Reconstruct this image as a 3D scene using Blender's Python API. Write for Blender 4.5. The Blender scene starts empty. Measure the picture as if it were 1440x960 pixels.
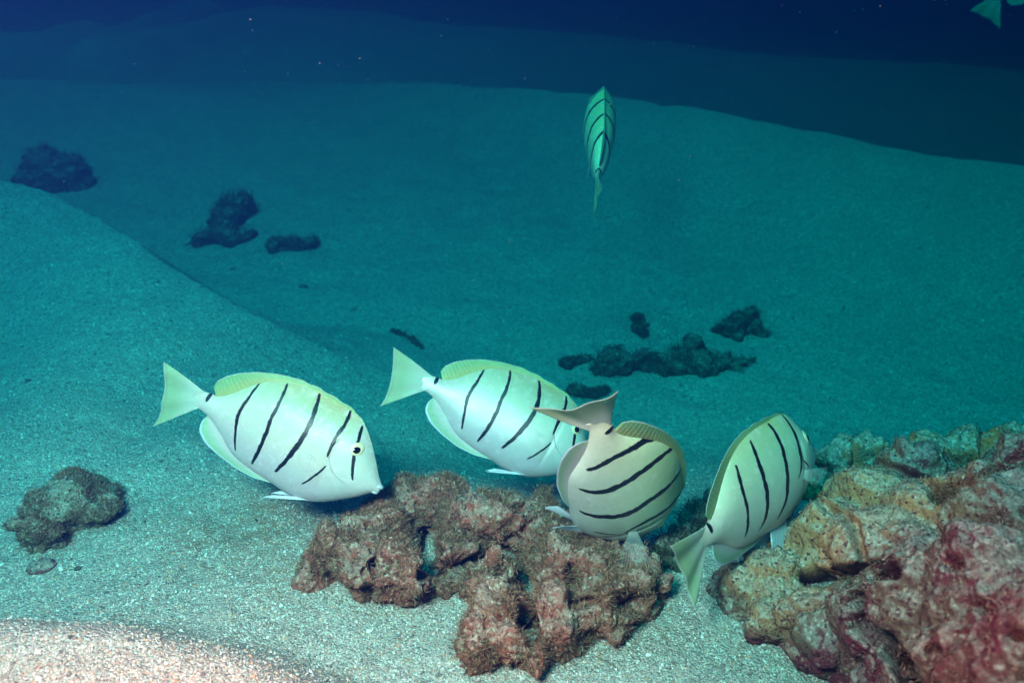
import bpy, math, random
import numpy as np
from mathutils import Matrix, Vector

random.seed(7); RNG = np.random.default_rng(7)
R_ = math.radians
scene = bpy.context.scene
COL = scene.collection

# ------------------------------------------------------------------ camera
PITCH = R_(27); F_PX = 1247.0; CAM = np.array([0, 0, .5])
cam_data = bpy.data.cameras.new('camera'); cam_data.sensor_width = 36
cam_data.lens = 36 * F_PX / 1440; cam_data.clip_start = .02; cam_data.clip_end = 400
cam = bpy.data.objects.new('camera', cam_data); COL.objects.link(cam)
cam.location = CAM.tolist(); cam.rotation_euler = (R_(90) - PITCH, 0, 0)
cam_data.dof.use_dof = True; cam_data.dof.focus_distance = .66; cam_data.dof.aperture_fstop = 11
scene.camera = cam

# ------------------------------------------------------------------ sky, sun, strobe, exposure
SUN_EL, SUN_AZ = R_(62), R_(205)          # azimuth measured from +y, clockwise
world = bpy.data.worlds.new('World'); scene.world = world; world.use_nodes = True
wn = world.node_tree; wn.nodes.clear()
sky = wn.nodes.new('ShaderNodeTexSky'); sky.sky_type = 'NISHITA'; sky.sun_disc = False
sky.sun_elevation = SUN_EL; sky.sun_rotation = SUN_AZ
bg = wn.nodes.new('ShaderNodeBackground'); bg.inputs[1].default_value = .15
wo = wn.nodes.new('ShaderNodeOutputWorld')
wn.links.new(sky.outputs[0], bg.inputs[0]); wn.links.new(bg.outputs[0], wo.inputs[0])

sun_d = bpy.data.lights.new('sun', 'SUN'); sun_d.energy = 5.0; sun_d.angle = R_(24); sun_d.color = (1, .97, .92)
sun = bpy.data.objects.new('sun', sun_d); COL.objects.link(sun)
sd = Vector((math.sin(SUN_AZ) * math.cos(SUN_EL), math.cos(SUN_AZ) * math.cos(SUN_EL), math.sin(SUN_EL)))
sun.rotation_euler = sd.to_track_quat('Z', 'Y').to_euler()

# the photographer's strobe, on its arm above and left of the camera: the photograph is lit by it
st_d = bpy.data.lights.new('strobe', 'SPOT'); st_d.energy = 2150; st_d.color = (1, .0118, .0115)
st_d.shadow_soft_size = .07; st_d.spot_size = R_(95); st_d.spot_blend = 1
st = bpy.data.objects.new('strobe', st_d); COL.objects.link(st)
st.location = (-.20, .0, .70)
st.rotation_euler = (Vector(st.location) - Vector((-.10, .98, .02))).to_track_quat('Z', 'Y').to_euler()

scene.view_settings.view_transform = 'Standard'; scene.view_settings.look = 'None'
scene.view_settings.exposure = 1.66; scene.view_settings.gamma = 1
scene.render.engine = 'CYCLES'
cy = scene.cycles; cy.use_denoising = True; cy.volume_bounces = 0; cy.max_bounces = 6
cy.diffuse_bounces = 2; cy.transparent_max_bounces = 24; cy.sample_clamp_indirect = 3
try: cy.denoiser = 'OPENIMAGEDENOISE'; cy.denoising_input_passes = 'RGB_ALBEDO_NORMAL'
except Exception: pass

# ------------------------------------------------------------------ measuring helpers
FW = np.array([0, math.cos(PITCH), -math.sin(PITCH)]); UPC = np.array([0, math.sin(PITCH), math.cos(PITCH)]); RT = np.array([1., 0, 0])
def ray(u, v): return FW + (u - 720) / F_PX * RT + (480 - v) / F_PX * UPC
def at_z(u, v, z): r = ray(u, v); return CAM + r * ((z - CAM[2]) / r[2])
def at_d(u, v, d): r = ray(u, v); return CAM + r / np.linalg.norm(r) * d
def smooth(t): t = np.clip(t, 0, 1); return t * t * (3 - 2 * t)

# numpy gradient noise and cell noise
_perm = RNG.permutation(512).astype(np.int64)
_grad = RNG.normal(size=(512, 3)); _grad /= np.linalg.norm(_grad, axis=1)[:, None]
def _h(i, j, k): return _perm[(_perm[(_perm[i & 511] + j) & 511] + k) & 511]
def perlin(p):
    f = np.floor(p).astype(np.int64); t = p - f; w = t * t * t * (t * (t * 6 - 15) + 10); out = 0
    for dx in (0, 1):
        for dy in (0, 1):
            for dz in (0, 1):
                g = _grad[_h(f[:, 0] + dx, f[:, 1] + dy, f[:, 2] + dz)]
                d = t - np.array([dx, dy, dz])
                wt = (w[:, 0] if dx else 1 - w[:, 0]) * (w[:, 1] if dy else 1 - w[:, 1]) * (w[:, 2] if dz else 1 - w[:, 2])
                out = out + wt * (g * d).sum(1)
    return out * 1.6
def worley(p):
    f = np.floor(p).astype(np.int64); best = np.full(len(p), 9.)
    for dx in (-1, 0, 1):
        for dy in (-1, 0, 1):
            for dz in (-1, 0, 1):
                c = f + np.array([dx, dy, dz]); hsh = _h(c[:, 0], c[:, 1], c[:, 2])
                q = c + .5 + .45 * _grad[hsh]
                best = np.minimum(best, ((p - q) ** 2).sum(1))
    return np.sqrt(best)

# ------------------------------------------------------------------ object helpers
def tag(o, label=None, cat=None, group=None, kind=None):
    if label: o['label'] = label
    if cat: o['category'] = cat
    if group: o['group'] = group
    if kind: o['kind'] = kind
    return o
def mesh_obj(name, verts, faces, mat, parent=None, smooth_shade=True, uv=None):
    me = bpy.data.meshes.new(name)
    verts = np.asarray(verts, dtype=np.float32); faces = np.asarray(faces, dtype=np.int32)
    n = faces.shape[1]
    me.vertices.add(len(verts)); me.vertices.foreach_set('co', verts.ravel())
    me.loops.add(faces.size); me.loops.foreach_set('vertex_index', faces.ravel())
    me.polygons.add(len(faces)); me.polygons.foreach_set('loop_start', np.arange(0, faces.size, n, dtype=np.int32))
    if uv is not None:
        l = me.uv_layers.new(name='rest'); l.data.foreach_set('uv', np.asarray(uv, dtype=np.float32)[faces.ravel()].ravel())
    me.update(calc_edges=True); me.validate()
    me.polygons.foreach_set('use_smooth', [smooth_shade] * len(me.polygons))
    me.materials.append(mat)
    o = bpy.data.objects.new(name, me); COL.objects.link(o)
    if parent: o.parent = parent
    return o
def grid_faces(n, m, wrap=False):
    i, j = np.meshgrid(np.arange(n - 1), np.arange(m if wrap else m - 1), indexing='ij')
    j2 = (j + 1) % m
    return np.stack([i * m + j, (i + 1) * m + j, (i + 1) * m + j2, i * m + j2], -1).reshape(-1, 4)

# ------------------------------------------------------------------ material helpers
class NT:
    def __init__(self, name):
        self.m = bpy.data.materials.new(name); self.m.use_nodes = True; self.t = self.m.node_tree; self.t.nodes.clear()
        self.out = self.t.nodes.new('ShaderNodeOutputMaterial'); self.b = self.n('ShaderNodeBsdfPrincipled')
        self.l(self.b.outputs[0], self.out.inputs[0])
    def n(self, k, **kw):
        x = self.t.nodes.new(k)
        for a, v in kw.items(): setattr(x, a, v)
        return x
    def l(self, a, b): self.t.links.new(a, b)
    def put(self, sock, v):
        if hasattr(v, 'is_output'): self.l(v, sock)
        else: sock.default_value = v
    def math(self, op, a, b=0., c=None, clamp=False):
        x = self.n('ShaderNodeMath', operation=op, use_clamp=clamp); self.put(x.inputs[0], a); self.put(x.inputs[1], b)
        if c is not None: self.put(x.inputs[2], c)
        return x.outputs[0]
    def rng(self, v, a, b, c=0., d=1., sm=True):
        x = self.n('ShaderNodeMapRange', interpolation_type='SMOOTHSTEP' if sm else 'LINEAR')
        for i, q in enumerate((v, a, b, c, d)): self.put(x.inputs[i], q)
        return x.outputs[0]
    def mix(self, f, a, b, blend='MIX'):
        x = self.n('ShaderNodeMix', data_type='RGBA', blend_type=blend)
        self.put(x.inputs[0], f)
        for s, v in ((x.inputs[6], a), (x.inputs[7], b)): self.put(s, v if hasattr(v, 'is_output') else (*v, 1))
        return x.outputs[2]
    def noise(self, vec, scale, detail=4, rough=.6, dist=0.):
        x = self.n('ShaderNodeTexNoise'); self.l(vec, x.inputs['Vector']); x.inputs['Scale'].default_value = scale
        x.inputs['Detail'].default_value = detail; x.inputs['Roughness'].default_value = rough; x.inputs['Distortion'].default_value = dist
        return x.outputs[0]
    def voro(self, vec, scale, feature='F1'):
        x = self.n('ShaderNodeTexVoronoi', feature=feature); self.l(vec, x.inputs['Vector']); x.inputs['Scale'].default_value = scale
        return x
    def bump(self, h, dist, strength=1., nrm=None):
        x = self.n('ShaderNodeBump'); x.inputs['Strength'].default_value = strength; x.inputs['Distance'].default_value = dist
        self.l(h, x.inputs['Height'])
        if nrm: self.l(nrm, x.inputs['Normal'])
        return x.outputs[0]
    def ramp(self, f, stops):
        x = self.n('ShaderNodeValToRGB'); e = x.color_ramp.elements
        while len(e) < len(stops): e.new(.5)
        for q, (p, c) in zip(e, stops): q.position = p; q.color = (*c, 1)
        self.l(f, x.inputs[0]); return x.outputs[0]
    def fcurve(self, v, pts):
        x = self.n('ShaderNodeFloatCurve'); c = x.mapping.curves[0]; x.mapping.use_clip = True
        pts = sorted(pts)
        while len(c.points) < len(pts): c.points.new(.5, .5)
        for q, p in zip(c.points, pts): q.location = p; q.handle_type = 'AUTO'
        x.mapping.update(); self.l(v, x.inputs['Value']); return x.outputs[0]
    def set(self, **kw):
        for k, v in kw.items():
            s = self.b.inputs[k.replace('_', ' ')]
            if isinstance(v, tuple) and len(v) == 3: v = (*v, 1)
            self.put(s, v)

def sand_mat():
    t = NT('coarse_sand'); g = t.n('ShaderNodeNewGeometry').outputs['Position']
    v = t.voro(g, 620.); v2 = t.voro(g, 330.)
    col = t.ramp(v.outputs['Color'], [(0, (.26, .21, .18)), (.18, (.40, .35, .30)), (.45, (.52, .46, .39)), (.75, (.64, .59, .52)), (1, (.84, .80, .74))])
    sep = t.n('ShaderNodeSeparateColor'); t.l(v2.outputs['Color'], sep.inputs[0])
    col = t.mix(t.rng(sep.outputs[0], .93, .97), col, (.50, .32, .20))
    col = t.mix(t.rng(sep.outputs[1], .97, .99), col, (.16, .14, .13))
    big = t.noise(g, 9., 5, .6)
    col = t.mix(t.rng(big, .35, .7, 0., .35), col, (.36, .33, .29))
    deb = t.n('ShaderNodeAttribute', attribute_name='litter').outputs['Fac']
    mid = t.noise(g, 210., 4, .75); col = t.mix(t.rng(mid, .36, .66, .36, 0.), col, (.20, .175, .15)); col = t.mix(t.rng(mid, .58, .74, 0., .4), col, (.80, .75, .68))
    col = t.mix(t.rng(t.noise(g, 120., 2, .6), .38, .62, .30, 0.), col, (.24, .21, .18))
    fine = t.noise(g, 160., 3, .7)
    col = t.mix(t.math('MULTIPLY', deb, t.rng(fine, .35, .62, .25, 1.)), col, (.36, .20, .13))
    t.set(Base_Color=col, Roughness=.85, Specular_IOR_Level=.25)
    h = t.math('ADD', t.math('MULTIPLY', v.outputs['Distance'], -1.), t.math('ADD', t.math('MULTIPLY', t.noise(g, 45., 3), .9), t.math('MULTIPLY', mid, .9)))
    t.set(Normal=t.bump(h, .0018, .9)); return t.m

def grain_mat():
    t = NT('sand_grain'); g = t.n('ShaderNodeNewGeometry').outputs['Random Per Island']
    col = t.ramp(g, [(0, (.18, .15, .13)), (.06, (.36, .31, .27)), (.35, (.50, .44, .37)), (.62, (.66, .60, .52)), (.84, (.86, .82, .76)), (.90, (.60, .30, .15)), (1, (.70, .42, .26))])
    t.set(Base_Color=col, Roughness=.6, Specular_IOR_Level=.4); return t.m

def rock_mat(name, turf, crust, pale, dust=.6, ochre=0., deep=(.10, .045, .04), speck=.8):
    """turf brown / pink crust / pale limestone, sand dust lying on what faces up"""
    t = NT(name); geo = t.n('ShaderNodeNewGeometry'); g = t.n('ShaderNodeTexCoord').outputs['Object']
    n1 = t.noise(g, 22., 6, .65, .6); n2 = t.noise(g, 55., 5, .7, .8); n3 = t.noise(g, 210., 4, .7); n4 = t.noise(g, 13., 3, .5)
    col = t.mix(t.rng(n1, .42, .60), turf, crust)
    col = t.mix(t.rng(n2, .54, .66, 0., .9), col, pale)
    col = t.mix(t.rng(n3, .30, .48, .65, 0.), col, deep)
    z = t.n('ShaderNodeSeparateXYZ'); t.l(geo.outputs['Normal'], z.inputs[0])
    if ochre:
        px = t.n('ShaderNodeSeparateXYZ'); t.l(g, px.inputs[0])
        k = t.math('MULTIPLY', t.math('MULTIPLY', t.rng(t.math('ADD', px.outputs[0], t.math('MULTIPLY', n4, .10)), .30, .36, 1., 0.), t.rng(px.outputs[1], .40, .45)), ochre)
        k = t.math('MULTIPLY', k, t.rng(t.math('ADD', px.outputs[2], t.math('MULTIPLY', n2, .05)), .075, .105))
        col = t.mix(k, col, t.mix(n3, (.66, .30, .13), (.38, .17, .09)))
    v = t.voro(g, 520.)
    grain = t.ramp(v.outputs['Color'], [(0, (.14, .11, .08)), (.3, (.40, .35, .28)), (.7, (.56, .52, .44)), (1, (.78, .74, .64))])
    up = t.math('ADD', z.outputs[2], t.math('MULTIPLY', t.math('SUBTRACT', n2, .5), 1.6))
    col = t.mix(t.rng(up, .35, 1.0, 0., dust), col, grain)
    spk = t.n('ShaderNodeSeparateColor'); t.l(v.outputs['Color'], spk.inputs[0])
    col = t.mix(t.rng(spk.outputs[1], .90, .96, 0., speck), col, (.78, .66, .48))
    col = t.mix(t.rng(spk.outputs[2], .90, .96, 0., .8), col, deep)
    t.set(Base_Color=col, Roughness=.92, Specular_IOR_Level=.12)
    h = t.math('ADD', t.math('MULTIPLY', n3, 1.), t.math('MULTIPLY', v.outputs['Distance'], -.5))
    t.set(Normal=t.bump(h, .0022, .9)); return t.m

def plain(name, col, rough=.5, spec=.5, **kw):
    t = NT(name); t.set(Base_Color=col, Roughness=rough, Specular_IOR_Level=spec, **kw); return t.m

M_SAND = sand_mat(); M_GRAIN = grain_mat()
M_RUBBLE = rock_mat('turf_covered_rubble', (.24, .11, .065), (.36, .105, .075), (.36, .22, .14), .30, speck=.3)
M_REEF = rock_mat('crusted_reef_rock', (.16, .085, .06), (.18, .036, .05), (.33, .18, .14), .50, ochre=1.0, deep=(.09, .016, .028), speck=.2)
M_BACK = rock_mat('orange_spotted_back_reef', (.17, .15, .10), (.60, .20, .07), (.40, .36, .30), .6, deep=(.05, .05, .04), speck=.4)  # back boulders: dusty olive rock with orange crust spots
M_DARK = rock_mat('algae_dark_rock', (.05, .055, .03), (.08, .065, .045), (.12, .11, .07), .3, deep=(.02, .02, .018), speck=.15)
M_TURF = rock_mat('brown_turf_rock', (.17, .11, .065), (.22, .145, .09), (.30, .24, .17), .35, deep=(.05, .035, .03), speck=.3)

# ------------------------------------------------------------------ sea bed
def line_y(pts, zs):
    P = np.array([at_z(u, v, z) for (u, v), z in zip(pts, zs)]); o = np.argsort(P[:, 0]); P = P[o]
    return P[:, 0], P[:, 1], P[:, 2]
def sm_interp(x, X, Y):                     # interpolation with softened corners
    s = 0
    for dx in (-.03, -.015, 0, .015, .03): s = s + np.interp(x + dx, X, Y)
    return s / 5
C1 = line_y([(-500, 150), (0, 122), (300, 112), (620, 115), (830, 133), (960, 150), (1150, 185), (1300, 216), (1440, 236), (1800, 280)],
            [-.22, -.20, -.12, .0, .06, .07, .07, .06, .05, .03])
C2 = line_y([(-500, 60), (0, 46), (100, 58), (190, 12), (300, -15), (400, 2), (700, 36), (1000, 63), (1200, 81), (1440, 97), (1900, 130)],
            [.0, .0, .0, -.03, -.06, -.09, -.16, -.24, -.28, -.32, -.36])
CL = line_y([(-500, 190), (-200, 222), (0, 255), (60, 268), (130, 300), (200, 345), (270, 394), (350, 440), (430, 480), (520, 520)],
            [.12, .12, .12, .115, .105, .09, .068, .036, .0, -.03])
CF = line_y([(-500, 872), (-150, 868), (0, 871), (150, 881), (250, 899), (350, 926), (450, 961), (600, 1020), (760, 1100)], [.108, .108, .108, .108, .108, .104, .095, .07, .04])
MOUNDS = [(.0, .60, .28, .10, .012), (.42, .60, .25, .2, .01)]
def seabed(x, y):
    e_ = .66 - .13 * smooth((x + .28) / .25); base = .05 - .125 * smooth((y - e_) / .38) + .045 * smooth((y - .95) / .8)
    base = base - .03 * np.exp(-(((x + .06) / .16) ** 2 + ((y - .80) / .07) ** 2))
    # dune on the left
    yl, zl = sm_interp(x, CL[0], CL[1]), sm_interp(x, CL[0], CL[2]); d = y - yl
    k = smooth((.02 - x) / .15)
    near = base + (np.maximum(zl, base) - base) * smooth(1 + d / .62) ** 1.1
    far = np.maximum(base, zl - (.75 - .5 * smooth((x + .42) / .25)) * d)
    z = base * (1 - k) + np.where(d < 0, near, far) * k
    # foreground lip
    yf, zf = sm_interp(x, CF[0], CF[1]), sm_interp(x, CF[0], CF[2]); d = y - yf
    kf = smooth((.12 - x) / .15)
    lip = zf - .55 * (d + np.sqrt(d * d + .012 ** 2)) + .004
    hi = .5 * (lip + z + np.sqrt((lip - z) ** 2 + .012 ** 2)); z = z + (hi - z) * kf * (lip > z - .03)
    # rise to the long crest, fall behind it, next crest, then down into the deep
    y1, z1 = sm_interp(x, C1[0], C1[1]), sm_interp(x, C1[0], C1[2]); d1 = y - y1
    z = z + (z1 - z) * smooth(1 + d1 / .75) ** 1.3 * (d1 < 0)
    y2, z2 = sm_interp(x, C2[0], C2[1]), sm_interp(x, C2[0], C2[2]); d2 = y - y2
    back = np.maximum(z1 - .62 * d1, -.15 - .5 * smooth((x + .8) / 1.8)) 
    back = back + (z2 - back) * smooth(1 + d2 / 2.8)
    back = np.where(d2 > 0, z2 - np.minimum(.30 * d2, .16) - .035 * d2, back)
    return np.where(d1 >= 0, back, z)
def seabed_full(x, y):
    z = seabed(x, y); p = np.stack([x, y, 0 * x], -1)
    near = 1 - smooth((y - 1.2) / 2)
    z = z + .006 * perlin(p * 5) + .0035 * perlin(p * 17 + 5) - .004 * smooth((.42 - worley(p * 11 + 5)) / .3) * near * (perlin(p * 4 + 1) > 0) + .0012 * perlin(p * 60 + 9) * near
    z = z + .0010 * perlin(p * 150 + 3) * near
    return z
def axis(a, b, step, far):
    core = np.arange(a, b + step / 2, step); g = [step]; 
    out = [core[-1]]; s = step
    while out[-1] < far: s *= 1.12; out.append(out[-1] + s)
    lo = [core[0]]; s = step
    while lo[-1] > -far: s *= 1.12; lo.append(lo[-1] - s)
    return np.concatenate([lo[:0:-1], core, out[1:]])
ax, ay = axis(-1.1, 1.3, .005, 45), axis(.2, 2.3, .005, 45)
X, Y = np.meshgrid(ax, ay, indexing='ij'); X, Y = X.ravel(), Y.ravel()
Z = seabed_full(X, Y)
bed = mesh_obj('sand_seabed', np.stack([X, Y, Z], -1), grid_faces(len(ax), len(ay))[:, [0, 1, 2, 3]], M_SAND)
tag(bed, kind='structure')
lit = np.zeros(len(X)); pp = np.stack([X, Y, 0 * X], -1)
nz = .5 + .5 * perlin(pp * 22) + .25 * perlin(pp * 70)
for u, v, sx, sy, s in [(370, 740, .10, .06, .95), (300, 780, .07, .04, .6), (425, 800, .05, .05, .8), (640, 830, .1, .03, .5), (870, 885, .10, .025, .6), (500, 850, .05, .02, .3),
                        (1010, 880, .05, .05, .3), (1150, 920, .1, .03, .4)]:
    c = at_z(u, v, .05); lit = np.maximum(lit, s * np.exp(-(((X - c[0]) / sx) ** 2 + ((Y - c[1]) / sy) ** 2)))
lit = np.clip(lit * (.5 + nz), 0, 1)
a_ = bed.data.attributes.new('litter', 'FLOAT', 'POINT'); a_.data.foreach_set('value', lit.astype(np.float32))

# loose coarse grains lying on the near sand
def grains(n, lo=.00035, hi=.00085, flat=1., reach=560):
    vb = np.array([[1, 0, 0], [-1, 0, 0], [0, 1, 0], [0, -1, 0], [0, 0, 1], [0, 0, -1]], float)
    fb = np.array([[0, 2, 4], [2, 1, 4], [1, 3, 4], [3, 0, 4], [2, 0, 5], [1, 2, 5], [3, 1, 5], [0, 3, 5]])
    v_ = RNG.random(n) ** 1.15; vv = 985 - v_ * reach; uu = RNG.random(n) * 1500 - 30
    r = FW[None] + ((uu - 720) / F_PX)[:, None] * RT + ((480 - vv) / F_PX)[:, None] * UPC
    t = (.05 - .5) / r[:, 2]; P = CAM + r * t[:, None]
    for _ in range(6):                       # slide along the ray to the surface
        hgt = seabed_full(P[:, 0], P[:, 1]); t = (hgt - .5) / r[:, 2]; P = CAM + r * t[:, None]
    P[:, 2] = seabed_full(P[:, 0], P[:, 1])
    s = RNG.uniform(lo, hi, n) * (1 + .8 * (RNG.random(n) > .93) + 1.1 * (RNG.random(n) > .994))
    sc = RNG.uniform(.6, 1.3, (n, 3)) * s[:, None] * np.array([1, 1, flat])
    q = RNG.normal(size=(n, 4)); q /= np.linalg.norm(q, axis=1)[:, None]; w, x, y, z = q.T
    R = np.stack([1 - 2 * (y * y + z * z), 2 * (x * y - z * w), 2 * (x * z + y * w), 2 * (x * y + z * w), 1 - 2 * (x * x + z * z), 2 * (y * z - x * w),
                  2 * (x * z - y * w), 2 * (y * z + x * w), 1 - 2 * (x * x + y * y)], -1).reshape(n, 3, 3)
    V = np.einsum('nij,nkj->nki', R, vb[None] * sc[:, None]) + P[:, None]
    F = fb[None] + (np.arange(n) * 6)[:, None, None]
    return V.reshape(-1, 3), F.reshape(-1, 3)
gv, gf = grains(110000)
tag(mesh_obj('sand_grains', gv, gf, M_GRAIN, smooth_shade=False), 'loose coarse pale and rusty grains lying on the near sand', 'sand', kind='stuff')

M_SHELL = NT('shell_fragment'); M_SHELL.set(Base_Color=M_SHELL.ramp(M_SHELL.n('ShaderNodeNewGeometry').outputs['Random Per Island'], [(0, (.07, .06, .06)), (.3, (.16, .12, .12)), (.45, (.45, .32, .28)), (.7, (.75, .70, .64)), (1, (.88, .84, .80))]), Roughness=.5); M_SHELL = M_SHELL.m
gv, gf = grains(700, .0008, .0024, .45, 780)
tag(mesh_obj('shell_fragments', gv, gf, M_SHELL, smooth_shade=False), 'broken bits of pale and dark shell scattered over the sand', 'shells', kind='stuff')

# ------------------------------------------------------------------ rocks
def ico(c, r, sc=(1, 1, 1)):
    c = np.asarray(c, float); n, m = 10, 14
    th = np.linspace(0, math.pi, n); ph = np.linspace(0, 2 * math.pi, m, endpoint=False)
    v = np.array([[math.sin(a) * math.cos(b), math.sin(a) * math.sin(b), math.cos(a)] for a in th for b in ph]) * np.array(sc) * r + c
    return v, grid_faces(n, m, True)
def remeshed(blobs, voxel):
    V, F, k = [], [], 0
    for b in blobs:
        v, f = ico(*b); V.append(v); F.append(f + k); k += len(v)
    me = bpy.data.meshes.new('tmp'); me.from_pydata(np.concatenate(V).tolist(), [], np.concatenate(F).tolist()); me.update()
    o = bpy.data.objects.new('tmp', me); COL.objects.link(o)
    md = o.modifiers.new('r', 'REMESH'); md.mode = 'VOXEL'; md.voxel_size = voxel
    dg = bpy.context.evaluated_depsgraph_get(); dg.update()
    m2 = bpy.data.meshes.new_from_object(o.evaluated_get(dg))
    bpy.data.objects.remove(o); bpy.data.meshes.remove(me)
    return m2
def vn(me):
    n = len(me.vertices); co = np.empty(n * 3, np.float32); me.vertices.foreach_get('co', co)
    no = np.empty(n * 3, np.float32); me.vertex_normals.foreach_get('vector', no)
    return co.reshape(-1, 3).astype(float), no.reshape(-1, 3).astype(float)
def rock(name, blobs, mat, voxel=.0016, rough=1., pits=(), cracks=(), label=None, cat='rock', group=None, ground=.04, scale=1.):
    bl = []
    for b in blobs:
        c = np.array(b[0]); r = b[1]; sc = b[2] if len(b) > 2 else (1, 1, 1); bl.append((c, r, sc))
        if ground is not None and c[2] - r * sc[2] > ground: bl.append((np.array([c[0], c[1] + .3 * (c[2] - ground), (c[2] + ground) / 2]), r, sc)); 
    me = remeshed(bl, voxel); co, no = vn(me); s = scale
    warp = np.stack([perlin(co * 30 / s + 7), perlin(co * 30 / s + 31), perlin(co * 30 / s + 57)], -1)
    co = co + warp * .012 * s * rough
    d = .011 * perlin(co * 38 / s + 3) + .006 * perlin(co * 85 / s + 11)
    w = worley(co * 60 / s + 3 * 0 + warp * .6); d = d + .007 * (.55 - w)
    d = d + .0028 * perlin(co * 210 / s) + .0016 * perlin(co * 430 / s + 4) - .006 * smooth((.30 - worley(co * 75 / s + 40)) / .18) 
    co = co + no * (d * rough * s)[:, None]
    co = co + no * (.0012 * perlin(co * 750 / s) * rough * s)[:, None]
    w3 = co - CAM; dz = w3 @ FW; px = np.stack([720 + F_PX * (w3 @ RT) / dz, 480 - F_PX * (w3 @ UPC) / dz], -1)
    vd = w3 / np.linalg.norm(w3, axis=1)[:, None]; face = smooth((-(no * vd).sum(1) + .25) / .5)
    px = px + 5 * np.stack([perlin(co * 90 + 70), perlin(co * 90 + 90)], -1)
    for (u, v, rp, dep) in pits:
        k = smooth(1.15 - np.hypot(px[:, 0] - u, (px[:, 1] - v) * 1.2) / (rp * 1.35)) * face; co = co + (k * dep)[:, None] * (vd - no) * .6
    for (pts, rp, dep) in cracks:
        pts = np.array(pts, float); best = np.full(len(co), 999.)
        for a, b in zip(pts[:-1], pts[1:]):
            ab = b - a; t = np.clip(((px - a) @ ab) / (ab @ ab), 0, 1); best = np.minimum(best, np.linalg.norm(px - a - t[:, None] * ab, axis=1))
        k = smooth(1.1 - best / rp) * face; co = co + (k * dep)[:, None] * (vd - no * .4)
    me.vertices.foreach_set('co', co.astype(np.float32).ravel()); me.update()
    me.polygons.foreach_set('use_smooth', [True] * len(me.polygons))
    me.materials.clear(); me.materials.append(mat); me.name = name
    o = bpy.data.objects.new(name, me); COL.objects.link(o)
    return tag(o, label, cat, group)
def B(u, v, rpx, d, sc=(1, 1, 1)): return (at_d(u, v, d), rpx / F_PX * d, sc)
def pit(u, v, rpx, d, dep): return (u, v, rpx, dep)

rub = rock('coral_rubble', [B(455, 786, 31, .67), B(500, 770, 43, .68), B(545, 750, 50, .69), B(592, 720, 48, .70), B(590, 684, 22, .71), B(640, 725, 48, .70), B(700, 735, 48, .69),
                    B(745, 735, 42, .70), B(780, 770, 48, .68), B(840, 810, 48, .66), B(880, 842, 36, .645), B(893, 808, 30, .66), B(560, 812, 32, .65), B(490, 790, 34, .66), B(640, 785, 38, .67),
                    B(700, 820, 36, .645), B(715, 880, 44, .61), B(785, 865, 46, .62), B(682, 898, 34, .605), B(745, 905, 32, .60), B(850, 855, 40, .63), B(800, 800, 40, .66)],
           M_RUBBLE, .0013, .86,
           pits=[pit(533, 795, 13, .64, 0.037), pit(602, 750, 11, .66, 0.034), pit(605, 772, 13, .655, 0.031), pit(697, 787, 17, .645, 0.043), pit(650, 797, 17, .64, 0.034), pit(742, 872, 12, .60, 0.034),
                 pit(820, 848, 12, .61, 0.031), pit(886, 846, 19, .615, 0.031), pit(730, 713, 9, .67, 0.020), pit(752, 903, 6, .585, 0.017)],
           cracks=[([(738, 825), (742, 870), (752, 900)], 15, .030), ([(598, 806), (655, 797), (712, 782)], 13, .028), ([(800, 800), (815, 850)], 10, .010)],
           label='knobbly brown coral rubble mound on the sand below the feeding fish')
def turf(host, n, mat, lo=.0025, hi=.0065, name='turf_algae'):
    me = host.data; co, no = vn(me); w = smooth((no[:, 2] + .5) / .9) * smooth((perlin(co * 45 + 13) + .35) / .5) + .03
    idx = RNG.choice(len(co), n, p=w / w.sum()); P = co[idx] + RNG.normal(size=(n, 3)) * .0006; N = no[idx] * .7 + np.array([0, 0, .35]) + RNG.normal(size=(n, 3)) * .45
    N /= np.linalg.norm(N, axis=1)[:, None]; S = np.cross(N, RNG.normal(size=(n, 3))); S /= np.linalg.norm(S, axis=1)[:, None]
    ln = RNG.uniform(lo, hi, n)[:, None]; wd = RNG.uniform(.00012, .00026, n)[:, None]; bend = RNG.normal(size=(n, 3)) * .25
    V = np.stack([P - S * wd, P + S * wd, P + N * ln * .55 + bend * ln * .3 + S * wd * .7, P + N * ln + bend * ln], 1).reshape(-1, 3); k = np.arange(n)[:, None] * 4
    F = np.concatenate([k + np.array([[0, 1, 2]]), k + np.array([[0, 2, 3]])])
    o = mesh_obj(name, V, F, mat, host, False); tag(o, kind='stuff'); return o
def turf_mat(name, a, b):
    t = NT(name); g = t.n('ShaderNodeNewGeometry').outputs['Random Per Island']; t.set(Base_Color=t.ramp(g, [(0, a), (.7, b), (1, tuple(q * 1.7 for q in b))]), Roughness=.8, Specular_IOR_Level=.2); return t.m
M_FUZZ = turf_mat('turf_algae', (.11, .05, .028), (.29, .155, .09))
M_FUZZ_DARK = turf_mat('dark_turf_algae', (.04, .045, .025), (.11, .10, .06))
turf(rub, 60000, M_FUZZ, .002, .0055)
knob = rock('rubble_stone', [B(930, 816, 12, .655), B(936, 825, 9, .65)], M_RUBBLE, .0010, .5, label='small round tan stone at the right end of the rubble mound', scale=.5)
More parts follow.
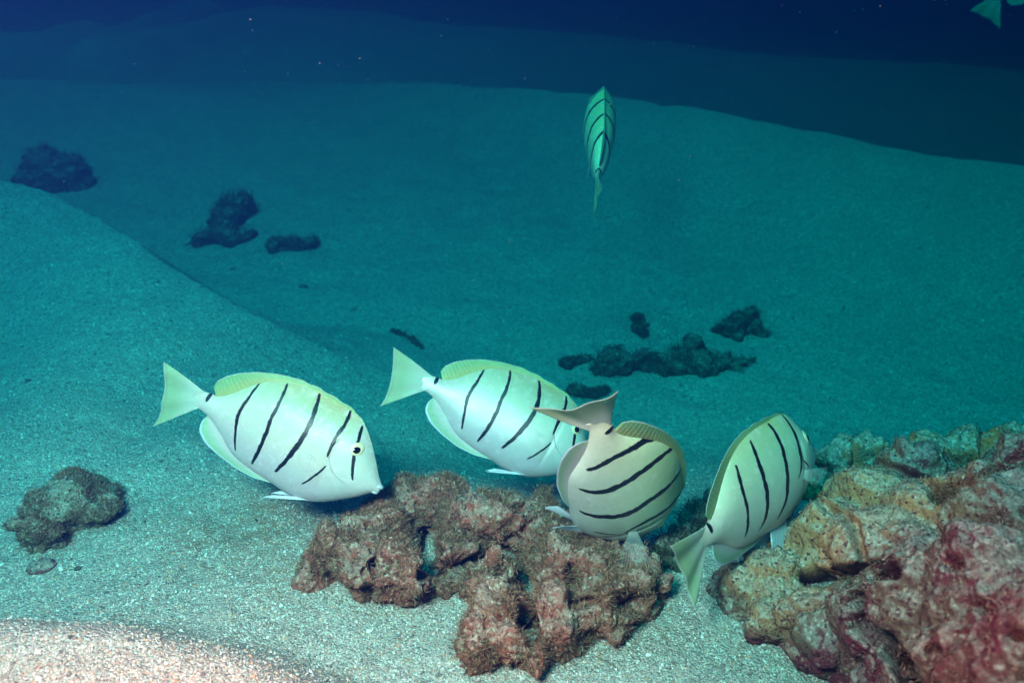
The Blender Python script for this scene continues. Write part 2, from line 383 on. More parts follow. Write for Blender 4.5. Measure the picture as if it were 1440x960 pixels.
reef = rock('reef_outcrop', [B(1035, 858, 30, .675, (1.3, 1, .7)), B(1100, 878, 36, .65, (1.4, 1, .7)), B(1180, 898, 40, .62, (1.4, 1, .7)), B(1040, 840, 42, .68), B(1090, 830, 52, .68), B(1130, 775, 50, .71), B(1175, 765, 55, .69), B(1165, 860, 50, .64), B(1130, 875, 38, .64), B(1255, 800, 85, .63),
                     B(1330, 755, 80, .65), B(1430, 755, 92, .63), B(1310, 860, 88, .57), B(1410, 870, 105, .54), B(1470, 960, 120, .49), B(1345, 945, 62, .52), B(1240, 725, 62, .71),
                     B(1240, 905, 40, .59), B(1215, 720, 45, .73), B(1290, 680, 50, .76), B(1500, 730, 105, .66), B(1420, 700, 60, .72)],
            M_REEF, .0015, .49,
            pits=[pit(1322, 692, 14, .70, .03), pit(1380, 850, 12, .46, .02), pit(1340, 790, 12, .56, .02), pit(1310, 912, 9, .48, .012), pit(1430, 890, 9, .44, .015), pit(1162, 788, 8, .64, .01)],
            cracks=[([(1140, 812), (1172, 808), (1200, 808), (1252, 800)], 16, .042),
                    ([(1199, 812), (1200, 850), (1204, 882), (1245, 905), (1266, 935), (1278, 968)], 16, .048),
                    ([(1150, 700), (1200, 735), (1212, 790)], 10, .010), ([(1180, 640), (1250, 655), (1330, 690), (1440, 640)], 9, .010)],
            label='large reef outcrop with pink crust and ochre patches at the right edge', scale=1.35)
rback = rock('reef_boulder', [B(1175, 665, 34, .84), B(1225, 655, 30, .85), B(1150, 690, 26, .82)], M_BACK, .0018, .8, label='low teal boulder behind the head of the rightmost feeding fish', ground=-.03)
rback2 = rock('reef_boulder', [B(1315, 650, 38, .84), B(1360, 645, 36, .84), B(1420, 645, 34, .82), B(1290, 672, 36, .82)], M_BACK, .0018, .8, label='rust speckled boulder behind the reef outcrop at the right edge', ground=-.03)
left1 = rock('turf_rock', [B(100, 700, 40, .80, (1.15, 1, .72)), B(70, 706, 28, .80, (1, 1, .7)), B(135, 712, 26, .79, (1, 1, .7))], M_TURF, .0014, .55, label='brown turf covered rock on the sand at the far left', ground=.03)
left2 = rock('turf_rock', [B(48, 742, 22, .78), B(74, 746, 17, .78), B(24, 738, 13, .78)], M_TURF, .0014, .5, label='small flat turf rock in front of the brown rock on the left', ground=.03)
turf(reef, 30000, turf_mat('short_reef_turf', (.13, .06, .05), (.34, .20, .15)), .0012, .0032); turf(left1, 9000, M_FUZZ, .002, .004); turf(left2, 4000, M_FUZZ, .002, .004)
def on_bed(u, v, dz=0.):
    r = ray(u, v); t = .3
    while t < 12:
        p = CAM + r * t
        if p[2] < seabed(np.array([p[0]]), np.array([p[1]]))[0]: break
        t += .004
    return p + np.array([0, 0, dz]), t * np.linalg.norm(r)
def far_rock(name, parts, mat, label, rough=.8, voxel=.003, group=None):
    bl = []
    for (u, v, rpx, *sc) in parts:
        p, d = on_bed(u, v + rpx * .5); r = rpx / F_PX * d; bl.append((p + np.array([0, 0, r * .02]), r, sc[0] if sc else (1, 1, 1)))
    o = rock(name, bl, mat, voxel, rough, label=label, group=group, ground=None, scale=1.0)
    if name != 'pebble': turf(o, 3000, M_FUZZ_DARK, .0015, min(.014, .002 + .4 * max(b[1] for b in bl)))
    return o
far_rock('reef_boulder', [(985, 730, 26), (960, 752, 22), (945, 778, 22), (925, 795, 16), (1000, 712, 22), (1010, 745, 24)], M_DARK, 'dark boulder in the gap behind the tail of the rightmost fish', .9, .002)
far_rock('dark_rock', [(72, 234, 32), (58, 246, 28), (92, 230, 27), (106, 248, 24), (88, 248, 26), (62, 220, 22)], M_DARK, 'big dark algae rock beyond the dune crest at the upper left', voxel=.004)
far_rock('dark_rock', [(330, 290, 26), (318, 306, 20), (312, 318, 18), (300, 330, 17), (282, 336, 14), (325, 330, 16), (345, 330, 12), (345, 285, 14)], M_DARK, 'two lobed dark rock standing in the hollow left of centre', voxel=.003)
far_rock('dark_rock', [(410, 342, 13, (1.3, 1, .6)), (428, 336, 13, (1.3, 1, .6)), (420, 339, 12, (1.3, 1, .6)), (396, 345, 9)], M_DARK, 'flat dark rock lying just right of the two lobed rock', 1.0, .003)
far_rock('dark_rock', [(897, 448, 10), (901, 462, 11), (908, 454, 6)], M_DARK, 'small dark upright rock above the long rubble bank', .5, .0022)
far_rock('dark_rock', [(1028, 458, 20), (1052, 454, 19), (1055, 440, 9), (1068, 466, 10), (1015, 462, 10)], M_DARK, 'rounded dark rock above the right end of the rubble bank', .8, .0025)
far_rock('rubble_bank', [(845, 512, 19), (870, 502, 23), (900, 504, 22), (930, 507, 21), (960, 502, 25), (985, 504, 25), (1012, 508, 18), (1040, 512, 14), (1060, 506, 8), (862, 492, 14), (975, 486, 15)], M_DARK,
         'long dark bank of rubble lying in the basin behind the fish', .8, .0025)
far_rock('dark_rock', [(798, 510, 9), (812, 506, 7), (826, 503, 6)], M_DARK, 'small dark rock at the left end of the rubble bank', .4, .002)
far_rock('dark_rock', [(815, 548, 11, (1.4, 1, .7)), (838, 548, 12, (1.4, 1, .6)), (852, 546, 8)], M_DARK, 'flat smooth dark rock just above the tail of the turning fish', .35, .002)
far_rock('rubble_stick', [(554, 464, 4), (560, 466, 4.5), (566, 469, 4.5), (572, 472, 5), (578, 476, 5), (584, 481, 5), (589, 486, 4.5), (593, 490, 4)], M_DARK, 'thin dark branch of rubble above the tail of the middle fish', .15, .0018)
for (u, v, r, m, lab) in [(328, 376, 4, M_DARK, 'tiny dark stone below the two lobed rock'), (427, 401, 4, M_DARK, 'tiny dark pointed stone in the hollow below the flat rock'),
                          (498, 433, 4, M_DARK, 'tiny dark stone left of the thin rubble branch'), (57, 791, 13, M_REEF, 'flat purple pebble on the sand at the left edge'),
                          (334, 806, 5, M_REEF, 'tiny purple pebble on the sand below the leftmost fish'), (992, 940, 6, M_TURF, 'small tan pebble on the sand at the bottom by the reef'),
                          (108, 799, 3, M_DARK, 'tiny black chip right of the purple pebble'), (1305, 290, 3, M_DARK, 'tiny dark chip on the slope near the long crest')]:
    far_rock('pebble', [(u, v, r, (1.4, 1, .5))], m, lab, .12, .0012)

# ------------------------------------------------------------------ fish
TOP = [(-.10, .022), (-.06, .014), (0, .022), (.03, .026), (.083, .06), (.134, .115), (.19, .175), (.277, .235), (.376, .268), (.487, .283), (.6, .283), (.699, .280), (.783, .250), (.854, .185), (.921, .104), (.976, .034), (1.0, .010)]
BOT = [(-.10, -.095), (-.06, -.078), (0, -.08), (.03, -.088), (.059, -.099), (.134, -.141), (.223, -.199), (.344, -.228), (.467, -.240), (.601, -.249), (.706, -.230), (.779, -.192), (.839, -.150), (.922, -.085), (.965, -.045), (1.0, -.026)]
WID = [(-.10, .0015), (-.065, .0030), (-.03, .010), (0, .020), (.1, .042), (.25, .07), (.4, .095), (.55, .112), (.7, .112), (.8, .098), (.9, .065), (.96, .036), (1, .014)]
def spl(pts, x):
    p = np.array(pts); X_, Y_ = p[:, 0], p[:, 1]; d = np.gradient(Y_, X_); x = np.clip(x, X_[0], X_[-1])
    i = np.clip(np.searchsorted(X_, x) - 1, 0, len(X_) - 2); h = X_[i + 1] - X_[i]; t = (x - X_[i]) / h
    return (2 * t**3 - 3 * t**2 + 1) * Y_[i] + (t**3 - 2 * t**2 + t) * h * d[i] + (-2 * t**3 + 3 * t**2) * Y_[i + 1] + (t**3 - t**2) * h * d[i + 1]
def prof_c(s): return np.maximum(1 - s * s, 0) ** np.where(s > 0, .50 + .42 * s, .50 + .10 * -s)
def half_w(a, b):
    t, bo = spl(TOP, a), spl(BOT, a); m = (t + bo) / 2; h = (t - bo) / 2
    s = np.clip((b - m) / h, -1, 1); return spl(WID, a) * prof_c(s)
AA = np.linspace(-.5, 1.1, 801)
class Pose:
    def __init__(s, P, R, L, kt=0, kh=0, kf=0, near=1.):
        s.P, s.R, s.L = CAM + (np.array(P) - CAM) * near, np.array(R), L * near
        k = kt * np.clip((.55 - AA) / .3, 0, 1) * (AA > -.03) + kh * np.clip((AA - .55) / .2, 0, 1) + kf * (AA <= -.03)
        dA = AA[1] - AA[0]; th = np.cumsum(k) * dA; i0 = np.argmin(abs(AA - .5)); th -= th[i0]
        x = np.cumsum(np.cos(th)) * dA; y = np.cumsum(np.sin(th)) * dA; s.th, s.x, s.y = th, x - x[i0], y - y[i0]
    def __call__(s, a, b, c):                # metres in the fish's own frame (x forward, y left, z up)
        a, b, c = np.broadcast_arrays(np.asarray(a, float), b, c)
        t = np.interp(a, AA, s.th); X_ = np.interp(a, AA, s.x) + np.sin(t) * c; Y_ = np.interp(a, AA, s.y) - np.cos(t) * c
        return s.L * np.stack([X_, Y_, b], -1)

STRIPES = [  # (a, b) down each stripe, half width
    ([(.789, .250), (.805, .20), (.813, .163), (.818, .137), (.839, .06), (.868, -.012)], .0085),
    ([(.697, .290), (.701, .22), (.694, .123), (.696, .054), (.702, .024)], .0095),
    ([(.717, -.028), (.708, -.06), (.693, -.094), (.653, -.175)], .0062),
    ([(.506, .285), (.531, .188), (.538, .087), (.532, -.01), (.516, -.112), (.499, -.180)], .0125),
    ([(.331, .250), (.338, .167), (.341, .063), (.357, -.034), (.365, -.135), (.363, -.203)], .0105),
    ([(.200, .190), (.187, .109), (.178, .021), (.187, -.043), (.216, -.109), (.251, -.180)], .0085)]
STRIPES_TURN = [([(.789, .250), (.813, .163), (.839, .06), (.868, -.012)], .0085), ([(.700, .285), (.674, .202), (.652, .11), (.661, .019), (.695, -.046)], .0100), ([(.690, -.085), (.663, -.136), (.645, -.175)], .0045),
    ([(.508, .279), (.497, .205), (.487, .112), (.510, .033), (.521, -.039), (.508, -.103), (.487, -.165), (.463, -.206)], .0125),
    ([(.311, .250), (.282, .174), (.282, .085), (.3, .021), (.316, -.041), (.318, -.098), (.308, -.144), (.288, -.182)], .0115), ([(.205, .200), (.153, .109), (.137, .026), (.150, -.053), (.166, -.096), (.174, -.130)], .0095)]
STRIPES_RIGHT = [([(.805, .245), (.835, .19), (.868, .131), (.890, .078), (.882, .031)], .0085), ([(.735, .270), (.728, .236), (.718, .186), (.695, .112), (.682, .042), (.645, -.005)], .0105), ([(.721, .133), (.713, .073), (.745, .035), (.776, .004)], .0055),
    ([(.592, .272), (.592, .245), (.574, .183), (.558, .107), (.547, .007), (.532, -.074), (.487, -.153)], .0120), ([(.410, .252), (.387, .186), (.382, .107), (.387, .045), (.389, -.041), (.379, -.103), (.347, -.158)], .0108),
    ([(.258, .190), (.240, .126), (.237, .066), (.247, -.008), (.250, -.072), (.243, -.143)], .0090)]
STRIPES = [([(.782, .238), (.795, .2), (.813, .143), (.821, .112), (.832, .076), (.866, -.008)], .0085), ([(.690, .280), (.705, .219), (.703, .138), (.705, .078), (.709, .046)], .0095), ([(.721, -.001), (.708, -.034), (.682, -.086), (.648, -.142)], .0062),
    ([(.511, .283), (.547, .195), (.558, .107), (.55, .019), (.526, -.079), (.498, -.155)], .0125), ([(.340, .251), (.361, .174), (.366, .081), (.376, -.008), (.374, -.11), (.362, -.186)], .0105), ([(.208, .190), (.205, .116), (.195, .035), (.203, -.027), (.226, -.091), (.254, -.166)], .0085)]
def fish_skin(name='fish_skin', tint=0., wide=1.1, STRIPES=STRIPES):
    t = NT(name); uv = t.n('ShaderNodeUVMap', uv_map='rest').outputs[0]; s = t.n('ShaderNodeSeparateXYZ'); t.l(uv, s.inputs[0])
    a, b = s.outputs[0], s.outputs[1]
    nz = t.noise(uv, 9., 3, .5); nf = t.noise(uv, 260., 2, .6)
    bb = t.math('ADD', b, t.math('MULTIPLY', t.math('SUBTRACT', nz, .5), .07))
    col = t.ramp(t.rng(bb, -.26, .30, sm=False), [(0, (.54, .46, .52)), (.22, (.55, .49, .53)), (.42, (.58, .54, .48)), (.60, (.42, .50, .36)), (.80, (.27, .42, .24)), (.92, (.29, .37, .15)), (1, (.38, .36, .10))])
    if tint: col = t.mix(tint, col, t.ramp(t.rng(bb, -.26, .30, sm=False), [(0, (.66, .78, .66)), (.35, (.64, .80, .48)), (.8, (.54, .74, .28)), (1, (.50, .62, .16))]))
    col = t.mix(t.rng(a, -.01, -.075, 0., .35), col, (.40, .52, .34))
    # fine vertical scale rows
    w = t.n('ShaderNodeTexWave', wave_type='BANDS', bands_direction='X'); t.l(uv, w.inputs[0]); w.inputs['Scale'].default_value = 42; w.inputs['Distortion'].default_value = 3.5
    w.inputs['Detail'].default_value = 3
    col = t.mix(t.math('MULTIPLY', w.outputs[1], .17), col, (.55, .62, .55))
    head = t.rng(a, .70, .80); col = t.mix(t.math('MULTIPLY', head, .35), col, (.62, .76, .72))
    bn = t.math('MULTIPLY', t.math('ADD', b, .3), 1 / .6)
    wob = t.math('ADD', t.math('MULTIPLY', t.math('SUBTRACT', t.noise(uv, 60., 4, .7), .5), .0042), t.math('MULTIPLY', t.math('SUBTRACT', t.noise(uv, 11., 1, .5), .5), .012))
    sc = t.voro(uv, 170.); col = t.mix(t.rng(sc.outputs['Distance'], .2, .8, .0, .28), col, (.42, .46, .42)); col = t.mix(t.rng(t.noise(uv, 24., 4, .7), .50, .70, 0., .35), col, (.80, .80, .78))
    col = t.mix(t.rng(t.noise(uv, 5., 3, .6), .45, .7, 0., .25), col, (.42, .56, .46))
    black = None
    for pts, wd in STRIPES:
        f = t.fcurve(bn, [((q + .3) / .6, p) for p, q in pts])
        b0, b1 = min(q for _, q in pts), max(q for _, q in pts); n = 9
        prof = [((b0 - .004 + .3) / .6, 0.)] + [((b0 + (b1 - b0) * i / n + .3) / .6, (.35 + .65 * math.sin(math.pi * min(1, .12 + .8 * i / n)) ** .7) * (.62 if i == 0 else 1)) for i in range(n + 1)] + [((b1 + .006 + .3) / .6, 0.)]
        wv = t.math('MULTIPLY', t.fcurve(bn, prof), t.rng(t.noise(uv, 30., 3, .6), .25, .75, .72, 1.25))
        d = t.math('ABSOLUTE', t.math('SUBTRACT', t.math('ADD', a, wob), f))
        k = t.rng(t.math('SUBTRACT', t.math('MULTIPLY', wv, wd * wide), d), -.0020, .0026)
        k = t.math('MULTIPLY', k, t.math('MULTIPLY', t.rng(b, b0 - .006, b0 + .002), t.rng(b, b1 + .006, b1 - .001)))
        black = k if black is None else t.math('MAXIMUM', black, k)
    da = t.math('MULTIPLY', a, 1 / .011); db = t.math('MULTIPLY', t.math('ADD', b, -.004), 1 / .026)
    spot = t.rng(t.math('ADD', t.math('MULTIPLY', da, da), t.math('MULTIPLY', db, db)), 1.25, .8)
    black = t.math('MAXIMUM', black, spot)
    gf = t.fcurve(t.math('MULTIPLY', t.math('ADD', b, .3), 1 / .6), [((q + .3) / .6, p) for p, q in [(.722, .14), (.713, .10), (.720, .043), (.742, .010), (.767, -.013), (.86, -.048)]])
    gl = t.math('MULTIPLY', t.rng(t.math('ABSOLUTE', t.math('SUBTRACT', a, gf)), .0065, .001), t.math('MULTIPLY', t.rng(b, -.055, -.04), t.rng(b, .16, .12)))
    col = t.mix(t.math('MULTIPLY', gl, .45), col, (.34, .26, .30))
    col = t.mix(black, col, (.006, .008, .010))
    t.set(Base_Color=col, Roughness=t.mix(nz, (.28, .28, .28), (.44, .44, .44)), Specular_IOR_Level=.5, Metallic=t.rng(b, .12, -.12, .0, .22))
    h = t.math('ADD', t.math('MULTIPLY', w.outputs[1], .35), t.math('ADD', t.math('ADD', t.math('MULTIPLY', nf, .3), t.math('MULTIPLY', sc.outputs['Distance'], -.35)), t.math('MULTIPLY', gl, -2.2)))
    t.set(Normal=t.bump(h, .00035, .6)); return t.m
def fin_mat(name, col, edge, alpha, rays, edge_at=.93, transl=.3, ray_dark=.25, root_col=None, relief=.3, pect_fade=0):
    """uv: x along the fin, y from root 0 to margin 1"""
    t = NT(name); uv = t.n('ShaderNodeUVMap', uv_map='rest').outputs[0]; s = t.n('ShaderNodeSeparateXYZ'); t.l(uv, s.inputs[0])
    ph = t.math('SINE', t.math('MULTIPLY', s.outputs[0], rays * 2 * math.pi)); r = t.rng(ph, -.2, .9)
    c = t.mix(t.math('MULTIPLY', r, ray_dark), col, tuple(min(1, q * 1.5) for q in col))
    if root_col: c = t.mix(t.rng(t.math('ADD', s.outputs[1], t.math('MULTIPLY', r, .06)), .24, .80, 1., 0.), c, root_col)
    c = t.mix(t.rng(s.outputs[1], edge_at - .04, edge_at + .02), c, edge)
    al = t.math('ADD', t.math('MULTIPLY', r, (1 - alpha) * .55), alpha, clamp=True)
    al = t.math('MULTIPLY', al, t.rng(s.outputs[1], 1.02, .86, .55, 1.))
    if pect_fade: al = t.math('ADD', t.math('MULTIPLY', t.math('MULTIPLY', r, t.rng(s.outputs[1], .05, 1., .75, .10)), pect_fade), t.rng(s.outputs[1], 0., .25, .12, .02))
    t.set(Base_Color=c, Roughness=.45, Alpha=al, Normal=t.bump(ph, .0003, relief))
    tr = t.n('ShaderNodeBsdfTranslucent'); t.l(c, tr.inputs[0])
    ms = t.n('ShaderNodeMixShader'); ms.inputs[0].default_value = transl
    tp = t.n('ShaderNodeBsdfTransparent'); m2 = t.n('ShaderNodeMixShader'); t.l(al, m2.inputs[0]); t.l(tp.outputs[0], m2.inputs[1]); t.l(tr.outputs[0], m2.inputs[2])
    t.l(t.b.outputs[0], ms.inputs[1]); t.l(m2.outputs[0], ms.inputs[2]); t.l(ms.outputs[0], t.out.inputs[0])
    return t.m
M_SKIN = fish_skin(); M_SKIN_Y = fish_skin('fish_skin_yellowish', .6, 1.45, STRIPES_TURN); M_SKIN_FAR = fish_skin('fish_skin_far', .8, 1.7); M_SKIN_W = fish_skin('fish_skin_bold', .3, 1.25, STRIPES_RIGHT)
M_DORS = fin_mat('dorsal_fin', (.22, .45, .21), (.60, .72, .72), .96, 44, .97, root_col=(.38, .48, .20), ray_dark=.35, relief=.25)
M_ANAL = fin_mat('anal_fin', (.32, .52, .33), (.70, .80, .92), .97, 44, .90, root_col=(.62, .62, .58), ray_dark=.40, relief=.25)
M_TAIL = fin_mat('tail_fin', (.29, .46, .27), (.50, .62, .50), .95, 34, .975, root_col=(.50, .62, .52), ray_dark=.38, relief=.3)
M_PELV = fin_mat('pelvic_fin', (.75, .84, .90), (.80, .90, .97), .96, 6, .9)
M_PECT = fin_mat('pectoral_fin', (.60, .66, .62), (.6, .66, .62), .07, 13, 1.2, ray_dark=.6, pect_fade=.42)
M_IRIS = plain('eye_iris', (.72, .70, .40), .2, .6); M_PUP = plain('eye_pupil', (.004, .004, .006), .06, .8)
M_LIPS = plain('fish_lips', (.46, .52, .55), .4); M_GAPE = plain('mouth_opening', (.02, .015, .02), .6)

def sheet(name, A, Bc, Cc, uvx, uvy, pose, mat, parent, thick=.0022):
    """a fin: an n x m grid in rest coordinates given real thickness (two skins joined at the rim)"""
    n, m = A.shape; tap = thick * (1 - .75 * uvy)
    V = np.concatenate([pose(A.ravel(), Bc.ravel(), (Cc + tap).ravel()), pose(A.ravel(), Bc.ravel(), (Cc - tap).ravel())])
    f = grid_faces(n, m); N = n * m
    rim = []
    bd = [(i, 0) for i in range(n)] + [(n - 1, j) for j in range(1, m)] + [(i, m - 1) for i in range(n - 2, -1, -1)] + [(0, j) for j in range(m - 2, 0, -1)]
    for p, q in zip(bd, bd[1:] + bd[:1]):
        x, y = p[0] * m + p[1], q[0] * m + q[1]; rim.append((x, y, y + N, x + N))
    F = np.concatenate([f[:, ::-1], f + N, np.array(rim)])
    uv = np.stack([uvx.ravel(), uvy.ravel()], -1)
    return mesh_obj(name, V, F, mat, parent, True, np.concatenate([uv, uv]))
def fish(pose, label, skin=M_SKIN, group='striped surgeonfish over the sand', pect=((-.25, -.55, .8), (-.8, -.15, .35)), pelv_down=.15, pelv_a=.72, pelv_w=.085, tail_cup=0., tail_twist=0., pect_len=.17, both_eyes=True, dorsal_c=0.):
    root = bpy.data.objects.new('striped_surgeonfish', None); COL.objects.link(root); root.empty_display_size = .02
    Rm = Matrix([list(pose.R[i]) + [pose.P[i]] for i in range(3)] + [[0, 0, 0, 1]]); root.matrix_world = Rm
    tag(root, label, 'fish', group)
    na, nb = 150, 72
    a = np.concatenate([np.linspace(-.075, .9, 110), .9 + .1 * (1 - (1 - np.linspace(0, 1, 39)[1:]) ** 1.6)]); na = len(a)
    t, bo = spl(TOP, a), spl(BOT, a); m, h = (t + bo) / 2, (t - bo) / 2; w = spl(WID, a)
    cap = np.ones(na); cap[-5:] = [.97, .9, .75, .5, .04]; h = h * cap; w = w * cap
    ph = np.linspace(0, 2 * math.pi, nb, endpoint=False)
    Bc = m[:, None] + h[:, None] * np.sin(ph); c = np.cos(ph); Cc = w[:, None] * np.sign(c) * prof_c(np.sin(ph))
    Ac = np.repeat(a[:, None], nb, 1)
    # brow, cheek and belly modelling
    Cc = Cc * (1 + .05 * np.exp(-(((Ac - .80) / .05) ** 2 + ((Bc - .13) / .05) ** 2)) - .05 * np.exp(-(((Ac - .725) / .012) ** 2)) * (np.abs(Bc) < .15))
    V = pose(Ac.ravel(), Bc.ravel(), Cc.ravel())
    F = grid_faces(na, nb, True)
    F = F[:, ::1]
    tail_cap = len(V); V = np.concatenate([V, pose(np.array([-.075]), np.array([m[0]]), np.array([0.])), pose(np.array([1.0]), np.array([m[-1]]), np.array([0.]))])
    j = np.arange(nb); j2 = (j + 1) % nb
    e1 = np.stack([np.full(nb, tail_cap), j, j2, j2], -1); e2 = np.stack([np.full(nb, tail_cap + 1), (na - 1) * nb + j2, (na - 1) * nb + j, (na - 1) * nb + j], -1)
    uv = np.concatenate([np.stack([Ac.ravel(), Bc.ravel()], -1), [[-.075, m[0]], [1., m[-1]]]])
    me = bpy.data.meshes.new('body'); me.from_pydata(V.tolist(), [], F.tolist() + e1[:, :3].tolist() + e2[:, :3].tolist())
    l = me.uv_layers.new(name='rest'); li = np.empty(len(me.loops), np.int32); me.loops.foreach_get('vertex_index', li); l.data.foreach_set('uv', uv[li].astype(np.float32).ravel())
    me.update(); me.polygons.foreach_set('use_smooth', [True] * len(me.polygons)); me.materials.append(skin)
    body = bpy.data.objects.new('body', me); COL.objects.link(body); body.parent = root
    # dorsal fin
    DF = [(-.004, .06), (.004, .10), (.039, .145), (.097, .19), (.169, .232), (.265, .270), (.367, .297), (.477, .307), (.6, .302), (.699, .291), (.76, .266), (.79, .246)]
    n, mm = 90, 12; s_ = np.linspace(0, 1, n)
    ro = np.array(DF); so = np.concatenate([[0], np.cumsum(np.hypot(*np.diff(ro, axis=0).T))]); so /= so[-1]
    oa, ob = np.interp(s_, so, ro[:, 0]), np.interp(s_, so, ro[:, 1])
    ra = .035 + (.79 - .035) * s_ ** 1.0; ra = np.maximum(ra, oa * .0 + .035); rb = spl(TOP, ra) - .012
    q = np.linspace(0, 1, mm)[None]; scal = 0.0022 * np.sin(s_ * 60) * (s_ > .45)
    A_ = ra[:, None] + (oa - ra)[:, None] * q; B_ = rb[:, None] + (ob + scal - rb)[:, None] * q
    C_ = (.010 * np.sin(s_ * 9) * (1 - s_))[:, None] * q + dorsal_c * (1 - s_[:, None]) * q ** 1.5
    sheet('dorsal_fin', A_, B_, C_, np.repeat(s_[:, None], mm, 1), np.repeat(q, n, 0), pose, M_DORS, root, .0035)
    # anal fin
    AF = [(.030, -.088), (.014, -.13), (.024, -.177), (.081, -.220), (.164, -.246), (.28, -.266), (.384, -.262), (.487, -.238)]
    ro = np.array(AF); so = np.concatenate([[0], np.cumsum(np.hypot(*np.diff(ro, axis=0).T))]); so /= so[-1]
    for _ in range(1):
        oa, ob = np.interp(s_, so, ro[:, 0]), np.interp(s_, so, ro[:, 1])
        k_ = np.ones(7) / 7; oa[3:-3] = np.convolve(oa, k_, 'valid'); ob[3:-3] = np.convolve(ob, k_, 'valid')
    ra = .04 + (.487 - .04) * s_; rb = spl(BOT, ra) + .012
    A_ = ra[:, None] + (oa - ra)[:, None] * q; B_ = rb[:, None] + (ob - rb)[:, None] * q
    sheet('anal_fin', A_, B_, (.008 * np.sin(s_ * 8))[:, None] * q, np.repeat(s_[:, None], mm, 1), np.repeat(q, n, 0), pose, M_ANAL, root, .003)
    # tail
    TE = [(-.300, .055), (-.272, .0), (-.246, -.055), (-.225, -.11), (-.210, -.165), (-.203, -.22), (-.206, -.272)]
    n, mm = 48, 26; s_ = np.linspace(0, 1, n); te = np.array(TE); oa, ob = np.interp(s_, np.linspace(0, 1, 7), te[:, 0]), np.interp(s_, np.linspace(0, 1, 7), te[:, 1])
    rb = .012 - s_ * .080; q = np.linspace(0, 1, mm)[None]
    A_ = -.02 + (oa + .02)[:, None] * q; B_ = rb[:, None] + (ob - rb)[:, None] * (q ** 1.12)
    B_ = B_ + (.010 * np.sin(math.pi * q) * (s_[:, None] - .5) * -1.2)
    C_ = tail_cup * ((s_[:, None] - .5) ** 2 * 4) * q ** 1.5 + (.006 * np.sin(s_ * 14))[:, None] * q + tail_twist * (s_[:, None] - .5) * 2 * q ** 1.3
    sheet('tail_fin', A_, B_, C_, np.repeat(s_[:, None], mm, 1), np.repeat(q, n, 0), pose, M_TAIL, root, .004)
    # paired fins
    for sd_, (dx, db, dc) in zip((1, -1), pect):
        root_a, root_b = .705, -.005; root_c = float(half_w(np.array([root_a]), np.array([root_b]))[0]) * sd_ * .97
        d = np.array([dx, db, dc * sd_]); d /= np.linalg.norm(d)
        up = np.array([.35, .9, 0]); up = up - up @ d * d; up /= np.linalg.norm(up)
        n, mm = 40, 14; s_ = np.linspace(-1, 1, n)[:, None]; q = np.linspace(0, 1, mm)[None]
        ang = s_ * .42; ln = pect_len * (1 - .42 * (s_ * .5 + .5) ** 1.5 * 1.0) ; ln = ln * (1 - .05 * np.abs(s_) ** 6)
        P_ = [root_a, root_b, root_c]
        cd = [P_[i] + q * ln * (np.cos(ang) * d[i] + np.sin(ang) * -up[i]) - up[i] * s_ * .018 for i in range(3)]
        sheet('pectoral_fin', cd[0], cd[1], cd[2], np.repeat((s_ * .5 + .5), mm, 1), np.repeat(q, n, 0), pose, M_PECT, root, .0012)
    for sd_ in (1, -1):
        n, mm = 16, 14; s_ = np.linspace(0, 1, n)[:, None]; q = np.linspace(0, 1, mm)[None]
        ra = pelv_a - pelv_w * s_; rb = spl(BOT, ra) + .012; ang = R_(180 + 14) + pelv_down * (1 - .25 * s_)
        ln = .25 * (1 - .55 * s_ ** 1.2)
        A_ = ra + q * ln * math.cos(1) * 0 + q * ln * np.cos(ang); B_ = rb + q * ln * np.sin(ang)
        C_ = sd_ * (.022 + .030 * q) * np.ones_like(s_)
        sheet('pelvic_fin', A_, B_, C_, np.repeat(s_, mm, 1), np.repeat(q, n, 0), pose, M_PELV, root, .003)
    # eyes
    for sd_ in (1, -1):
        ea, eb = .818, .137; w0 = float(half_w(np.array([ea]), np.array([eb]))[0])
        def disc(r, c0, dome, name, mat, par, da=0., db_=0.):
            n, mm = 14, 28; th = np.linspace(0, math.pi, n)[:, None]; ps = np.linspace(0, 2 * math.pi, mm, endpoint=False)[None]
            A_ = ea + da + r * np.sin(th) * np.cos(ps); B_ = eb + db_ + r * np.sin(th) * np.sin(ps)
            slope = (half_w(A_.ravel(), B_.ravel()).reshape(A_.shape) - w0)
            C_ = sd_ * (w0 + c0 + slope * .9 + dome * np.cos(th) * np.ones_like(ps))
            f = grid_faces(n, mm, True); return mesh_obj(name, pose(A_.ravel(), B_.ravel(), C_.ravel()), f, mat, par)
        e = disc(.032, .000, .012, 'eye', M_IRIS, root); disc(.0185, .0065, .0085, 'pupil', M_PUP, e, .003, -.002)
    # lips
    V, F, k = [], [], 0
    for (la, lb, ra_, rb_, rc_) in [(.984, .003, .027, .015, .024), (.974, -.031, .024, .012, .021)]:
        n, mm = 12, 20; th = np.linspace(0, math.pi, n)[:, None]; ps = np.linspace(0, 2 * math.pi, mm, endpoint=False)[None]
        A_ = la + ra_ * np.sin(th) * np.cos(ps); B_ = lb + rb_ * np.cos(th) * np.ones_like(ps); C_ = rc_ * np.sin(th) * np.sin(ps)
        V.append(pose(A_.ravel(), B_.ravel(), C_.ravel())); F.append(grid_faces(n, mm, True) + k); k += n * mm
    mesh_obj('lips', np.concatenate(V), np.concatenate(F), M_LIPS, root)
    return root

